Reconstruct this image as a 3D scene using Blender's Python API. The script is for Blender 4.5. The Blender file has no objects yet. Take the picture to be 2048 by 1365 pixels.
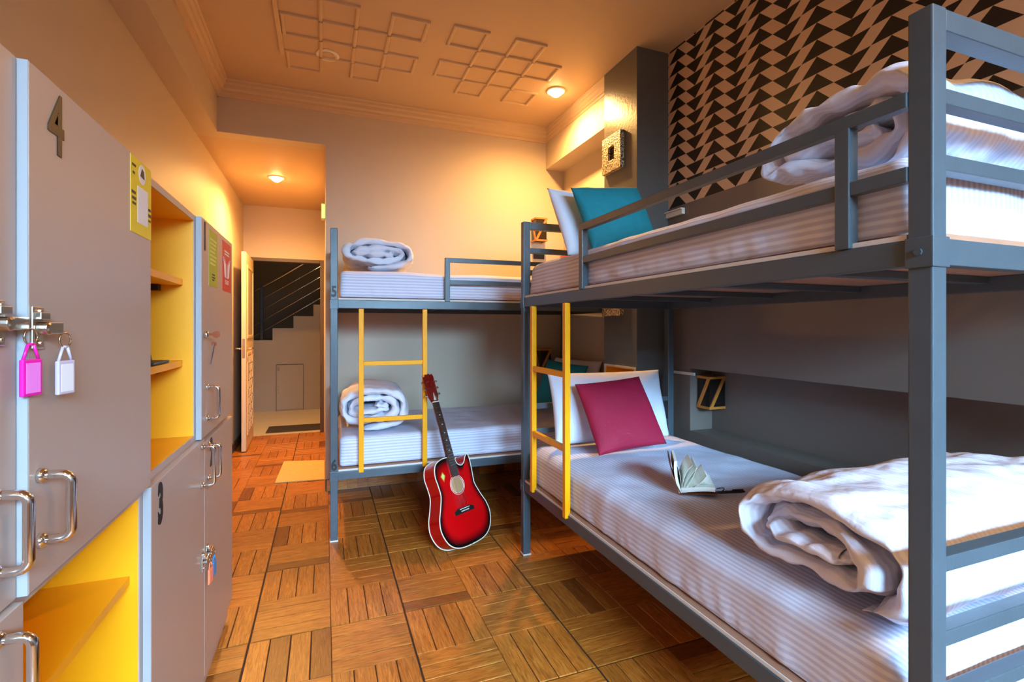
import bpy, bmesh, math, random
from mathutils import Vector, Matrix, noise
from math import sin, cos, pi, radians as R
random.seed(7)
scene = bpy.context.scene
col = scene.collection

# ------------------------------------------------------------------ camera
cam_d = bpy.data.cameras.new('camera'); cam = bpy.data.objects.new('camera', cam_d); col.objects.link(cam)
cam.location = (0, 0, 1.227); cam.rotation_euler = (R(90), 0, -0.3625)
cam_d.sensor_width = 36; cam_d.lens = 988 / 2048 * 36; cam_d.shift_y = -26.5 / 2048; cam_d.clip_start = 0.02
scene.camera = cam
# ------------------------------------------------------------------ world, light, exposure
world = bpy.data.worlds.new('world'); scene.world = world; world.use_nodes = True
world.node_tree.nodes['Background'].inputs[0].default_value = (0.50, 0.70, 1.0, 1)
world.node_tree.nodes['Background'].inputs[1].default_value = 0.8
WARM = (1.0, 0.53, 0.155)
COOL = (0.36, 0.66, 0.96)
def area_light(name, loc, rot, sx, sy, power, color, spread=180):
    d = bpy.data.lights.new(name, 'AREA'); d.shape = 'RECTANGLE'; d.size = sx; d.size_y = sy
    d.energy = power; d.color = color; d.spread = R(spread)
    o = bpy.data.objects.new(name, d); col.objects.link(o); o.location = loc; o.rotation_euler = rot
    return o
# daylight through the window in the wall behind the camera
area_light('window_daylight', (.85, -2.97, 2.15), (R(58), 0, 0), 2.0, .9, 150, COOL, 72)
LAMP_W = 120.0
scene.view_settings.view_transform = 'Standard'; scene.view_settings.look = 'None'
scene.view_settings.exposure = 0.38; scene.view_settings.gamma = 1.0; scene.view_settings.use_curve_mapping = False

# ------------------------------------------------------------------ materials
def new_mat(name):
    m = bpy.data.materials.new(name); m.use_nodes = True
    nt = m.node_tree; b = nt.nodes['Principled BSDF']
    return m, nt, b
def srgb(r, g, b):
    f = lambda c: (c/12.92 if c <= .04045 else ((c+.055)/1.055)**2.4)
    return (f(r/255), f(g/255), f(b/255), 1)
def N(nt, t, **kw):
    n = nt.nodes.new(t)
    for k, v in kw.items(): setattr(n, k, v)
    return n
def math_n(nt, op, a, b=None):
    n = N(nt, 'ShaderNodeMath', operation=op)
    for i, v in enumerate((a, b)):
        if v is None: continue
        if isinstance(v, (int, float)): n.inputs[i].default_value = v
        else: nt.links.new(v, n.inputs[i])
    return n.outputs[0]
def mix_n(nt, fac, a, b):
    n = N(nt, 'ShaderNodeMix', data_type='RGBA')
    for s, v in ((n.inputs[0], fac), (n.inputs[6], a), (n.inputs[7], b)):
        if isinstance(v, (int, float)): s.default_value = v
        elif isinstance(v, tuple): s.default_value = v
        else: nt.links.new(v, s)
    return n.outputs[2]
def plain(name, c, rough=.5, metal=0, var=.08, scale=6, bump=0, bscale=60, coat=0, spec=.5):
    m, nt, b = new_mat(name)
    tc = N(nt, 'ShaderNodeTexCoord')
    nz = N(nt, 'ShaderNodeTexNoise'); nz.inputs['Scale'].default_value = scale; nz.inputs['Detail'].default_value = 4
    nt.links.new(tc.outputs['Object'], nz.inputs['Vector'])
    d = tuple(x*(1-var) for x in c[:3]) + (1,); l = tuple(min(1, x*(1+var)) for x in c[:3]) + (1,)
    nt.links.new(mix_n(nt, nz.outputs['Fac'], d, l), b.inputs['Base Color'])
    b.inputs['Roughness'].default_value = rough; b.inputs['Metallic'].default_value = metal
    b.inputs['Coat Weight'].default_value = coat; b.inputs['Specular IOR Level'].default_value = spec
    if bump:
        n2 = N(nt, 'ShaderNodeTexNoise'); n2.inputs['Scale'].default_value = bscale; n2.inputs['Detail'].default_value = 3
        nt.links.new(tc.outputs['Object'], n2.inputs['Vector'])
        bp = N(nt, 'ShaderNodeBump'); bp.inputs['Strength'].default_value = bump; bp.inputs['Distance'].default_value = .002
        nt.links.new(n2.outputs['Fac'], bp.inputs['Height']); nt.links.new(bp.outputs[0], b.inputs['Normal'])
    return m
def emit(name, c, s):
    m, nt, b = new_mat(name)
    b.inputs['Base Color'].default_value = (.8, .8, .8, 1)
    b.inputs['Emission Color'].default_value = c; b.inputs['Emission Strength'].default_value = s
    return m
M = {}
M['wall'] = plain('wall_paint', srgb(200, 183, 160), .55, var=.03, scale=2, bump=.15, bscale=180)
M['ceiling'] = plain('ceiling_paint', srgb(202, 173, 140), .6, var=.02, scale=2)
M['plaster'] = plain('moulding_plaster', srgb(206, 178, 144), .45, var=.03)
M['pillar'] = plain('pillar_gloss_paint', srgb(98, 96, 92), .27, var=.06, scale=4, bump=.5, bscale=45)
M['steel'] = plain('bed_steel_paint', srgb(74, 85, 92), .36, var=.12, scale=14, bump=.15, bscale=90)
M['yellow'] = plain('ladder_yellow_paint', srgb(255, 170, 0), .45, var=.05, scale=12, spec=.25)
M['locker'] = plain('locker_laminate', srgb(186, 166, 154), .34, var=.025, scale=5, bump=.05, bscale=160)
M['locker_edge'] = plain('locker_edge_band', srgb(172, 174, 178), .4, var=.04, scale=12)
M['orange'] = plain('locker_yellow_laminate', srgb(252, 172, 8), .42, var=.05, scale=5)
M['ply'] = plain('plywood', srgb(176, 128, 100), .6, var=.18, scale=9)
M['board_edge'] = plain('board_edge_white', srgb(225, 218, 208), .6)
M['chrome'] = plain('chrome', (.78, .78, .78, 1), .14, metal=1, var=.03)
M['brass'] = plain('old_nickel', (.62, .56, .48, 1), .25, metal=1, var=.1, scale=60)
M['black'] = plain('black_plastic', srgb(22, 20, 20), .5)
M['number'] = plain('number_black_vinyl', srgb(24, 21, 20), .5)
M['number_brown'] = plain('number_brown_vinyl', srgb(66, 52, 36), .4)
M['white_duvet'] = plain('white_cotton', srgb(230, 231, 242), .85, var=.03, scale=8, bump=.25, bscale=420)
M['white_pillow'] = plain('white_pillow_cotton', srgb(231, 232, 244), .85, var=.03, bump=.3, bscale=300)
M['fuchsia'] = plain('fuchsia_velvet', srgb(158, 6, 50), .75, var=.16, scale=7, bump=.3, bscale=300)
M['teal'] = plain('teal_velvet', srgb(12, 128, 142), .75, var=.2, scale=22, bump=.3, bscale=300)
M['red_fabric'] = plain('red_fabric', srgb(205, 40, 36), .8)
M['door'] = plain('door_paint', srgb(224, 200, 160), .4, var=.04)
M['dark_wood'] = plain('door_frame_wood', srgb(84, 66, 50), .45, var=.15, scale=12)
M['hall_floor'] = plain('hall_cream_tile', srgb(222, 200, 165), .25, var=.05)
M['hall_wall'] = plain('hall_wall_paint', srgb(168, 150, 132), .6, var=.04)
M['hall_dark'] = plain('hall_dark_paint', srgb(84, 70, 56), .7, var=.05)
M['granite'] = plain('stair_dark_stone', srgb(24, 22, 22), .35)
M['mat_dark'] = plain('doormat_rubber', srgb(62, 52, 46), .9, var=.2, scale=80, bump=.5, bscale=200)
M['mat_tan'] = plain('tan_mat', srgb(214, 176, 104), .9, var=.14, scale=26, bump=.6, bscale=260)
M['lamp_wood'] = plain('lamp_wood', srgb(196, 122, 48), .5, var=.2, scale=30)
M['lamp_glass'] = plain('lamp_dark_glass', srgb(30, 22, 18), .12)
M['pink_tag'] = plain('pink_tag', srgb(236, 30, 164), .35)
M['pink_paper'] = plain('pink_tag_paper', srgb(246, 132, 228), .5)
M['clear_tag'] = plain('pale_lilac_tag', srgb(206, 194, 214), .3)
M['white_paper'] = plain('white_paper', srgb(238, 236, 240), .6)
M['orange_tag'] = plain('orange_tag', srgb(246, 136, 98), .4)
M['blue_tag'] = plain('blue_tag', srgb(70, 140, 196), .4)
M['poster_yellow'] = plain('sticker_yellow', srgb(232, 208, 24), .45, var=.08)
M['poster_green'] = plain('poster_green', srgb(176, 184, 18), .45, var=.04)
M['poster_red'] = plain('poster_red', srgb(214, 52, 34), .45, var=.04)
M['print_lime'] = plain('print_lime', srgb(214, 224, 110), .5)
M['lime'] = emit('lime_sign_face', (.55, 1, .03, 1), .9)
M['white_trim'] = plain('white_trim_plastic', srgb(228, 220, 208), .4)
M['guitar_red'] = plain('guitar_red_gloss', srgb(176, 6, 12), .12, var=.08, coat=.5)
M['guitar_neck'] = plain('guitar_neck_red', srgb(108, 10, 10), .2, coat=.4)
M['fretboard'] = plain('rosewood', srgb(58, 36, 28), .4, var=.2, scale=40)
M['ivory'] = plain('ivory_plastic', srgb(238, 230, 210), .35)
M['spruce'] = plain('soundhole_wood', srgb(196, 150, 104), .5, var=.1, scale=30)
M['book_page'] = plain('book_paper', srgb(244, 240, 228), .8, var=.05, scale=40)
M['book_cover'] = plain('book_cover_leather', srgb(120, 62, 34), .55, var=.15, scale=40)
M['glint'] = plain('stainless_rail', (.7, .68, .64, 1), .22, metal=1)

def burst_mat():
    m, nt, b = new_mat('guitar_burst_top')
    at = N(nt, 'ShaderNodeAttribute', attribute_name='burst')
    cr = N(nt, 'ShaderNodeValToRGB'); e = cr.color_ramp.elements
    e[0].position = 0; e[0].color = srgb(200, 6, 10); e[1].position = 1; e[1].color = (.004, .003, .003, 1)
    k = cr.color_ramp.elements.new(.55); k.color = srgb(140, 4, 8)
    nt.links.new(at.outputs['Fac'], cr.inputs[0]); nt.links.new(cr.outputs[0], b.inputs['Base Color'])
    b.inputs['Roughness'].default_value = .13; b.inputs['Coat Weight'].default_value = .5
    return m
M['burst'] = burst_mat()

def stripe_mat(name, period=.0175, dark=(204, 204, 226), bs=.35, bsc=9):
    m, nt, b = new_mat(name)
    uv = N(nt, 'ShaderNodeUVMap'); sp = N(nt, 'ShaderNodeSeparateXYZ'); nt.links.new(uv.outputs[0], sp.inputs[0])
    s = math_n(nt, 'SINE', math_n(nt, 'MULTIPLY', sp.outputs[1], 2*pi/period))
    f = math_n(nt, 'MULTIPLY', math_n(nt, 'ADD', math_n(nt, 'MULTIPLY', s, 2.2), 1.0), .5)
    cl = N(nt, 'ShaderNodeClamp'); nt.links.new(f, cl.inputs[0])
    nt.links.new(mix_n(nt, cl.outputs[0], srgb(*dark), srgb(230, 232, 246)), b.inputs['Base Color'])
    rg = math_n(nt, 'ADD', math_n(nt, 'MULTIPLY', cl.outputs[0], -.25), .8)
    nt.links.new(rg, b.inputs['Roughness'])
    tc = N(nt, 'ShaderNodeTexCoord'); nz = N(nt, 'ShaderNodeTexNoise'); nz.inputs['Scale'].default_value = bsc; nz.inputs['Detail'].default_value = 5
    nt.links.new(tc.outputs['Object'], nz.inputs['Vector'])
    h = math_n(nt, 'ADD', math_n(nt, 'MULTIPLY', nz.outputs['Fac'], 2.5), math_n(nt, 'MULTIPLY', cl.outputs[0], .12))
    bp = N(nt, 'ShaderNodeBump'); bp.inputs['Strength'].default_value = bs; bp.inputs['Distance'].default_value = .006
    nt.links.new(h, bp.inputs['Height']); nt.links.new(bp.outputs[0], b.inputs['Normal'])
    return m
M['sheet'] = stripe_mat('striped_cotton_sheet')
M['duvet_stripe'] = stripe_mat('striped_duvet_cover', .017, (218, 218, 236), .7, 12)

def wood_mat():
    m, nt, b = new_mat('wood_plank_tile')
    tc = N(nt, 'ShaderNodeTexCoord'); oi = N(nt, 'ShaderNodeObjectInfo'); ge = N(nt, 'ShaderNodeNewGeometry')
    rnd = math_n(nt, 'FRACT', math_n(nt, 'ADD', oi.outputs['Random'], math_n(nt, 'MULTIPLY', ge.outputs['Random Per Island'], 7.31)))
    off = N(nt, 'ShaderNodeCombineXYZ'); nt.links.new(math_n(nt, 'MULTIPLY', rnd, 37.), off.inputs[0]); nt.links.new(math_n(nt, 'MULTIPLY', rnd, 91.), off.inputs[1])
    va = N(nt, 'ShaderNodeVectorMath', operation='ADD'); nt.links.new(tc.outputs['UV'], va.inputs[0]); nt.links.new(off.outputs[0], va.inputs[1])
    mp = N(nt, 'ShaderNodeMapping'); mp.inputs['Scale'].default_value = (7, 75, 1); nt.links.new(va.outputs[0], mp.inputs[0])
    nz = N(nt, 'ShaderNodeTexNoise'); nz.inputs['Scale'].default_value = 1.6; nz.inputs['Detail'].default_value = 8; nz.inputs['Roughness'].default_value = .65
    nz.inputs['Distortion'].default_value = 1.2
    nt.links.new(mp.outputs[0], nz.inputs['Vector'])
    cr = N(nt, 'ShaderNodeValToRGB'); e = cr.color_ramp.elements
    e[0].position = .30; e[0].color = srgb(126, 68, 16); e[1].position = .70; e[1].color = srgb(208, 138, 58)
    k = cr.color_ramp.elements.new(.5); k.color = srgb(178, 105, 34)
    nt.links.new(nz.outputs['Fac'], cr.inputs[0])
    tone = N(nt, 'ShaderNodeValToRGB'); t = tone.color_ramp.elements; tone.color_ramp.interpolation = 'LINEAR'
    t[0].position = 0; t[0].color = (.80, .76, .74, 1); t[1].position = .92; t[1].color = (1.08, 1.06, 1.04, 1)
    k = tone.color_ramp.elements.new(.935); k.color = (.50, .44, .42, 1)
    k = tone.color_ramp.elements.new(1.0); k.color = (.46, .38, .36, 1)
    nt.links.new(rnd, tone.inputs[0])
    mx = N(nt, 'ShaderNodeMix', data_type='RGBA', blend_type='MULTIPLY'); mx.inputs[0].default_value = 1
    nt.links.new(cr.outputs[0], mx.inputs[6]); nt.links.new(tone.outputs[0], mx.inputs[7])
    nt.links.new(mx.outputs[2], b.inputs['Base Color'])
    b.inputs['Roughness'].default_value = .36
    bp = N(nt, 'ShaderNodeBump'); bp.inputs['Strength'].default_value = .25; bp.inputs['Distance'].default_value = .002
    nt.links.new(nz.outputs['Fac'], bp.inputs['Height']); nt.links.new(bp.outputs[0], b.inputs['Normal'])
    return m
M['wood'] = wood_mat()
M['grout'] = plain('grout', srgb(52, 30, 18), .8)

def mural_mat():
    # black and beige triangle mural on the right wall: plane coordinates s = -Y, z; column pitch P, row pitch RR
    m, nt, b = new_mat('triangle_mural_paint')
    P, RR, Y0, Z0 = .308, .0752, 2.411, 2.653
    tc = N(nt, 'ShaderNodeTexCoord'); sp = N(nt, 'ShaderNodeSeparateXYZ'); nt.links.new(tc.outputs['Object'], sp.inputs[0])
    s = math_n(nt, 'DIVIDE', math_n(nt, 'SUBTRACT', Y0, sp.outputs[1]), P)
    fs = math_n(nt, 'FRACT', math_n(nt, 'ADD', s, 100.5))                  # 0..1, centre at .5
    z = math_n(nt, 'DIVIDE', math_n(nt, 'SUBTRACT', sp.outputs[2], Z0), RR)
    fz = math_n(nt, 'FRACT', math_n(nt, 'ADD', z, 100.0))
    # left half: up triangle, base at fz=0, apex at fs=.25 ; right half: down triangle, base at fz=1, apex at fz=0, fs=.75
    wl = math_n(nt, 'MULTIPLY', math_n(nt, 'ABSOLUTE', math_n(nt, 'SUBTRACT', fs, .25)), 4.0)
    left = math_n(nt, 'LESS_THAN', math_n(nt, 'ADD', wl, fz), 1.0)
    wr = math_n(nt, 'MULTIPLY', math_n(nt, 'ABSOLUTE', math_n(nt, 'SUBTRACT', fs, .75)), 4.0)
    right = math_n(nt, 'LESS_THAN', wr, fz)
    isl = math_n(nt, 'LESS_THAN', fs, .5)
    blk = math_n(nt, 'ADD', math_n(nt, 'MULTIPLY', left, isl), math_n(nt, 'MULTIPLY', right, math_n(nt, 'SUBTRACT', 1.0, isl)))
    inz = math_n(nt, 'GREATER_THAN', sp.outputs[2], 1.976)
    blk = math_n(nt, 'MULTIPLY', blk, inz)
    base = mix_n(nt, inz, srgb(116, 104, 94), srgb(208, 178, 148))
    nt.links.new(mix_n(nt, blk, base, srgb(20, 16, 15)), b.inputs['Base Color'])
    b.inputs['Roughness'].default_value = .55
    return m
M['mural'] = mural_mat()
def speckle_mat():
    m, nt, b = new_mat('speckled_mosaic_frame')
    tc = N(nt, 'ShaderNodeTexCoord'); v = N(nt, 'ShaderNodeTexVoronoi'); v.inputs['Scale'].default_value = 110
    nt.links.new(tc.outputs['Object'], v.inputs['Vector'])
    cr = N(nt, 'ShaderNodeValToRGB'); e = cr.color_ramp.elements
    e[0].position = .2; e[0].color = srgb(232, 216, 176); e[1].position = .7; e[1].color = srgb(84, 62, 40)
    nt.links.new(v.outputs['Distance'], cr.inputs[0]); nt.links.new(cr.outputs[0], b.inputs['Base Color']); b.inputs['Roughness'].default_value = .4
    bp = N(nt, 'ShaderNodeBump'); bp.inputs['Distance'].default_value = .004; nt.links.new(v.outputs['Distance'], bp.inputs['Height']); nt.links.new(bp.outputs[0], b.inputs['Normal'])
    return m
M['mosaic'] = speckle_mat()
def glass_mat():
    m, nt, b = new_mat('window_glass')
    b.inputs['Base Color'].default_value = (.95, .98, 1, 1); b.inputs['Transmission Weight'].default_value = 1; b.inputs['Roughness'].default_value = 0; b.inputs['IOR'].default_value = 1.05
    return m
M['glass'] = glass_mat()

# ------------------------------------------------------------------ mesh helpers
class MB:
    def __init__(self): self.v = []; self.f = []
    def quadbox(self, c):                       # c: 8 corners, bottom 4 ccw then top 4
        n = len(self.v); self.v += [tuple(p) for p in c]
        for q in ((3,2,1,0),(4,5,6,7),(0,1,5,4),(1,2,6,5),(2,3,7,6),(3,0,4,7)): self.f.append(tuple(n+i for i in q))
        return self
    def box(self, x0, x1, y0, y1, z0, z1):
        return self.quadbox([(x0,y0,z0),(x1,y0,z0),(x1,y1,z0),(x0,y1,z0),(x0,y0,z1),(x1,y0,z1),(x1,y1,z1),(x0,y1,z1)])
    def tube(self, pts, r, n=10, close_ends=True):
        pts = [Vector(p) for p in pts]; base = len(self.v); m = len(pts)
        up = None
        for i, p in enumerate(pts):
            d = (pts[min(i+1, m-1)] - pts[max(i-1, 0)]).normalized()
            if up is None:
                up = d.orthogonal().normalized()
            up = (up - d*up.dot(d)).normalized(); s = d.cross(up)
            rr = r[i] if isinstance(r, (list, tuple)) else r
            for k in range(n):
                a = 2*pi*k/n; self.v.append(tuple(p + up*cos(a)*rr + s*sin(a)*rr))
        for i in range(m-1):
            for k in range(n):
                a = base+i*n+k; b2 = base+i*n+(k+1) % n
                self.f.append((a, b2, b2+n, a+n))
        if close_ends:
            self.f.append(tuple(base+k for k in reversed(range(n)))); self.f.append(tuple(base+(m-1)*n+k for k in range(n)))
        return self
    def lathe(self, prof, c=(0,0,0), axis='z', n=24):
        base = len(self.v); m = len(prof)
        for (r, h) in prof:
            for k in range(n):
                a = 2*pi*k/n; x, y = r*cos(a), r*sin(a)
                p = {'z': (x, y, h), 'y': (x, h, y), 'x': (h, x, y)}[axis]
                self.v.append(tuple(c[i]+p[i] for i in range(3)))
        for i in range(m-1):
            for k in range(n):
                a = base+i*n+k; b2 = base+i*n+(k+1) % n
                self.f.append((a, b2, b2+n, a+n))
        self.f.append(tuple(base+k for k in reversed(range(n)))); self.f.append(tuple(base+(m-1)*n+k for k in range(n)))
        return self
    def prism(self, poly, axis, a0, a1):        # poly of 2D points extruded along an axis
        n = len(poly); base = len(self.v)
        for a in (a0, a1):
            for (p, q) in poly:
                self.v.append({'x': (a, p, q), 'y': (p, a, q), 'z': (p, q, a)}[axis])
        for k in range(n):
            j = (k+1) % n; self.f.append((base+k, base+j, base+n+j, base+n+k))
        self.f.append(tuple(base+k for k in reversed(range(n)))); self.f.append(tuple(base+n+k for k in range(n)))
        return self
    def build(self, name, mat, parent=None, bevel=0, seg=2, smooth=False, off=None):
        me = bpy.data.meshes.new(name)
        v = self.v if off is None else [tuple(p[i]-off[i] for i in range(3)) for p in self.v]
        me.from_pydata(v, [], self.f)
        bm = bmesh.new(); bm.from_mesh(me); bmesh.ops.recalc_face_normals(bm, faces=bm.faces)
        if bevel:
            ed = [e for e in bm.edges if len(e.link_faces) == 2 and e.calc_face_angle(0) > .6]
            bmesh.ops.bevel(bm, geom=ed, offset=bevel, segments=seg, profile=.6, affect='EDGES', clamp_overlap=True)
        bm.to_mesh(me); bm.free()
        if mat == 'wood':
            l = me.uv_layers.new(name='UVMap')
            for lp in me.loops:
                c = me.vertices[lp.vertex_index].co; l.data[lp.index].uv = (c.x+c.y, c.z)
        if smooth: me.polygons.foreach_set('use_smooth', [True]*len(me.polygons))
        me.materials.append(M[mat] if isinstance(mat, str) else mat)
        o = bpy.data.objects.new(name, me); col.objects.link(o)
        if parent is not None: o.parent = parent
        return o
def box(name, mat, b, parent=None, bevel=0, off=None, seg=2): return MB().box(*b).build(name, mat, parent, bevel, seg, off=off)
def tag(o, label, cat, group=None):
    o['label'] = label; o['category'] = cat
    if group: o['group'] = group
    return o
def thing(name, label, cat, loc=(0,0,0), rotz=0, group=None):
    o = bpy.data.objects.new(name, None); col.objects.link(o); o.empty_display_size = .05
    o.location = loc; o.rotation_euler = (0, 0, rotz)
    return tag(o, label, cat, group)
def struct(o, label=None):
    o['kind'] = 'structure'
    if label: o['label'] = label
    return o
def text(name, body, mat, size, mtx, parent, ext=.0006, sx=1.0, bold=0.0):
    cu = bpy.data.curves.new(name, 'FONT'); cu.body = body; cu.size = size; cu.extrude = ext; cu.offset = bold
    cu.align_x = 'CENTER'; cu.align_y = 'CENTER'; cu.resolution_u = 4
    t = bpy.data.objects.new(name, cu); col.objects.link(t)
    dg = bpy.context.evaluated_depsgraph_get(); me = bpy.data.meshes.new_from_object(t.evaluated_get(dg))
    bpy.data.objects.remove(t)
    me.transform(Matrix.Diagonal((sx, 1, 1, 1))); me.transform(mtx)
    me.materials.clear(); me.materials.append(M[mat])
    o = bpy.data.objects.new(name, me); col.objects.link(o); o.parent = parent
    return o
def mesh_obj(name, verts, faces, mat, parent=None, smooth=True, uvs=None):
    me = bpy.data.meshes.new(name); me.from_pydata(verts, [], faces)
    if uvs:
        l = me.uv_layers.new(name='UVMap')
        for p in me.polygons:
            for li in p.loop_indices: l.data[li].uv = uvs[me.loops[li].vertex_index]
    if smooth: me.polygons.foreach_set('use_smooth', [True]*len(me.polygons))
    me.materials.append(M[mat]); o = bpy.data.objects.new(name, me); col.objects.link(o)
    if parent is not None: o.parent = parent
    return o

# ------------------------------------------------------------------ room shell
XL, XR, YB, YR, ZC, ZS = -.85, 2.035, 3.97, -3.0, 2.965, 2.604
XM, XP, XBM, YD = -.705, 1.80, 1.825, 6.22          # beam face, pillar face, corridor end
PY0, PY1 = 2.575, 2.955                 # pillar front and back
Q = .2988; GU, GV = .9198, 7.2236       # floor tile quads
floor = struct(MB().box(XL-.1, XR+.35, YR-.1, YB+.02, -.06, -.004).box(XL-.1, .05, YB+.02, YD+.04, -.06, -.004).build('floor', 'grout'))
def plank_mesh():
    l, w, g = Q-.005, Q/4-.0036, .0035
    bm = bmesh.new(); uvl = bm.loops.layers.uv.new('UVMap')
    hl, hw = l/2, w/2; c = .0014
    vs = [bm.verts.new(p) for p in [(-hl,-hw,-.004),(hl,-hw,-.004),(hl,hw,-.004),(-hl,hw,-.004),(-hl,-hw,-c),(hl,-hw,-c),(hl,hw,-c),(-hl,hw,-c),(-hl+c,-hw+c,0),(hl-c,-hw+c,0),(hl-c,hw-c,0),(-hl+c,hw-c,0)]]
    for q in ((0,1,5,4),(1,2,6,5),(2,3,7,6),(3,0,4,7),(4,5,9,8),(5,6,10,9),(6,7,11,10),(7,4,8,11),(8,9,10,11)):
        f = bm.faces.new([vs[i] for i in q])
        for lp in f.loops: lp[uvl].uv = (lp.vert.co.x, lp.vert.co.y)
    me = bpy.data.meshes.new('plank'); bm.to_mesh(me); bm.free(); me.materials.append(M['wood']); return me
pm = plank_mesh()
cyaw, syaw = cos(.3625), sin(.3625)
planks = []
for u in range(-4, 11):
    for v in range(-18, 15):
        x0, y0 = (u-GU)*Q, (v+GV)*Q
        for k in range(4):
            if (u+v) % 2 == 0: cx, cy_, rz = x0+Q/2, y0+(k+.5)*Q/4, 0
            else: cx, cy_, rz = x0+(k+.5)*Q/4, y0+Q/2, pi/2
            hx, hy = (Q/2, Q/8) if rz == 0 else (Q/8, Q/2)
            if cy_ < YB:
                if cx-hx < XL-.06 or cx+hx > XR+.12 or cy_-hy < YR-.05: continue
                if cx > .03 and cy_+hy > YB+.08: continue
            else:
                if cx-hx < XL-.06 or cx > .03 or cy_-hy > YD+.06: continue
            xc = cx*cyaw-cy_*syaw; yc = cx*syaw+cy_*cyaw
            sc = 0
            if yc > .3:
                pu = 1024+988*xc/yc; pv = 656+988*1.227/yc
                vis = 400 < pu < 2060 and pv < 1400 and cx > -.47
                if pu > 1064 and pv < 985+.783*(pu-1064): vis = False
                if cx < -.36 and cy_ < 2.2: vis = False
                if vis: sc = 1/yc**3
            planks.append((sc, cx+(.0013 if u % 2 == 0 else -.0013), cy_+(.0013 if v % 2 == 0 else -.0013), rz))
planks.sort(key=lambda t: -t[0])
stuff_v, stuff_f, stuff_uv = [], [], []
for i, (sc, cx, cy_, rz) in enumerate(planks):
    if i < 300 and sc > 0:
        o = bpy.data.objects.new('plank', pm); col.objects.link(o); o.parent = floor; o.location = (cx, cy_, 0); o.rotation_euler = (0, 0, rz)
    else:
        n = len(stuff_v); c, s = cos(rz), sin(rz)
        for vv in pm.vertices:
            stuff_v.append((cx+vv.co.x*c-vv.co.y*s, cy_+vv.co.x*s+vv.co.y*c, vv.co.z)); stuff_uv.append((vv.co.x, vv.co.y))
        for p in pm.polygons: stuff_f.append(tuple(n+j for j in p.vertices))
so = mesh_obj('plank_field', stuff_v, stuff_f, 'wood', floor, smooth=False, uvs=stuff_uv); so['kind'] = 'stuff'

struct(MB().box(XL-.1, XR+.35, YR-.1, YB+.2, ZC, ZC+.08).build('ceiling', 'ceiling'))
# left wall and its beam, corridor walls and soffit
struct(MB().box(XL-.1, XL, YR-.1, YD+.1, -.06, ZC).build('wall_left', 'wall'))
struct(MB().box(XL, XM, YR, YB, ZS, ZC).build('wall_left_beam', 'wall'))
# back wall with the corridor opening
struct(MB().box(.006, XR+.35, YB, YB+.12, -.06, ZC).box(XL, .006, YB, YB+.12, ZS, ZC).build('wall_back', 'wall'))
struct(MB().box(.006, .12, YB+.12, YD+.1, -.06, ZS+.1).build('wall_corridor', 'wall'))
struct(MB().box(XL-.1, .12, YB+.12, YD+.1, ZS, ZS+.08).build('ceiling_corridor', 'ceiling'))
DX0, DX1, DZ = -.80, -.015, 1.99
struct(MB().box(XL, DX0-.01, YD, YD+.1, -.06, ZS).box(DX1+.005, .006, YD, YD+.1, -.06, ZS).box(DX0-.01, DX1+.005, YD, YD+.1, DZ+.03, ZS).build('wall_corridor_end', 'wall'))
# right side: beam and recessed wall beyond the pillar
struct(MB().box(XBM, XR+.35, PY1, YB, ZS+.02, ZC).build('wall_right_beam', 'wall'))
struct(MB().box(2.0, XR+.35, PY1-.1, YB, -.06, ZS+.02).build('wall_right_recess', 'wall'))
# pillar with two open cubbies
pl = MB()
for z0, z1 in ((-.06, .69), (.975, 1.68), (1.96, ZC)): pl.box(XP, 2.2, PY0, PY1, z0, z1)
for z0, z1 in ((.69, .975), (1.68, 1.96)):
    pl.box(XP, 2.2, PY0, PY0+.02, z0, z1).box(XP, 2.2, PY1-.02, PY1, z0, z1).box(2.0, 2.2, PY0+.02, PY1-.02, z0, z1)
pillar = struct(pl.build('wall_pillar', 'pillar'))
for z0, z1 in ((.69, .975), (1.68, 1.96)):
    a, b_ = PY0+.02, PY1-.02
    MB().box(XP-.001, 1.998, a+.001, a+.012, z0, z1).box(XP-.001, 1.998, b_-.012, b_-.001, z0, z1).box(XP-.001, 1.998, a+.012, b_-.012, z1-.012, z1-.001).box(XP-.001, 1.998, a+.012, b_-.012, z0+.001, z0+.012).box(1.988, 1.998, a+.012, b_-.012, z0+.012, z1-.012).build('cubby_lining', 'orange', pillar)
    MB().box(XP-.006, XP, a-.012, b_+.012, z1-.006, z1+.006).box(XP-.006, XP, a-.012, b_+.012, z0-.006, z0+.006).box(XP-.006, XP, a-.012, a, z0+.006, z1-.006).box(XP-.006, XP, b_, b_+.012, z0+.006, z1-.006).build('cubby_edge', 'white_trim', pillar)
# mural wall with long recess beside the lower bunk
NY0, NY1, NZ0, NZ1, NX = .2, 2.375, .615, .985, 2.2
mw = MB().box(XR, XR+.35, YR-.1, PY0+.05, NZ1, ZC).box(XR, XR+.35, YR-.1, PY0+.05, -.06, NZ0).box(XR, XR+.35, NY1, PY0+.05, NZ0, NZ1).box(XR, XR+.35, YR-.1, NY0, NZ0, NZ1).box(NX, XR+.35, NY0, NY1, NZ0, NZ1)
struct(mw.build('wall_right', 'mural'), 'right wall with black triangle mural above a plain taupe band and long recess')
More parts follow.
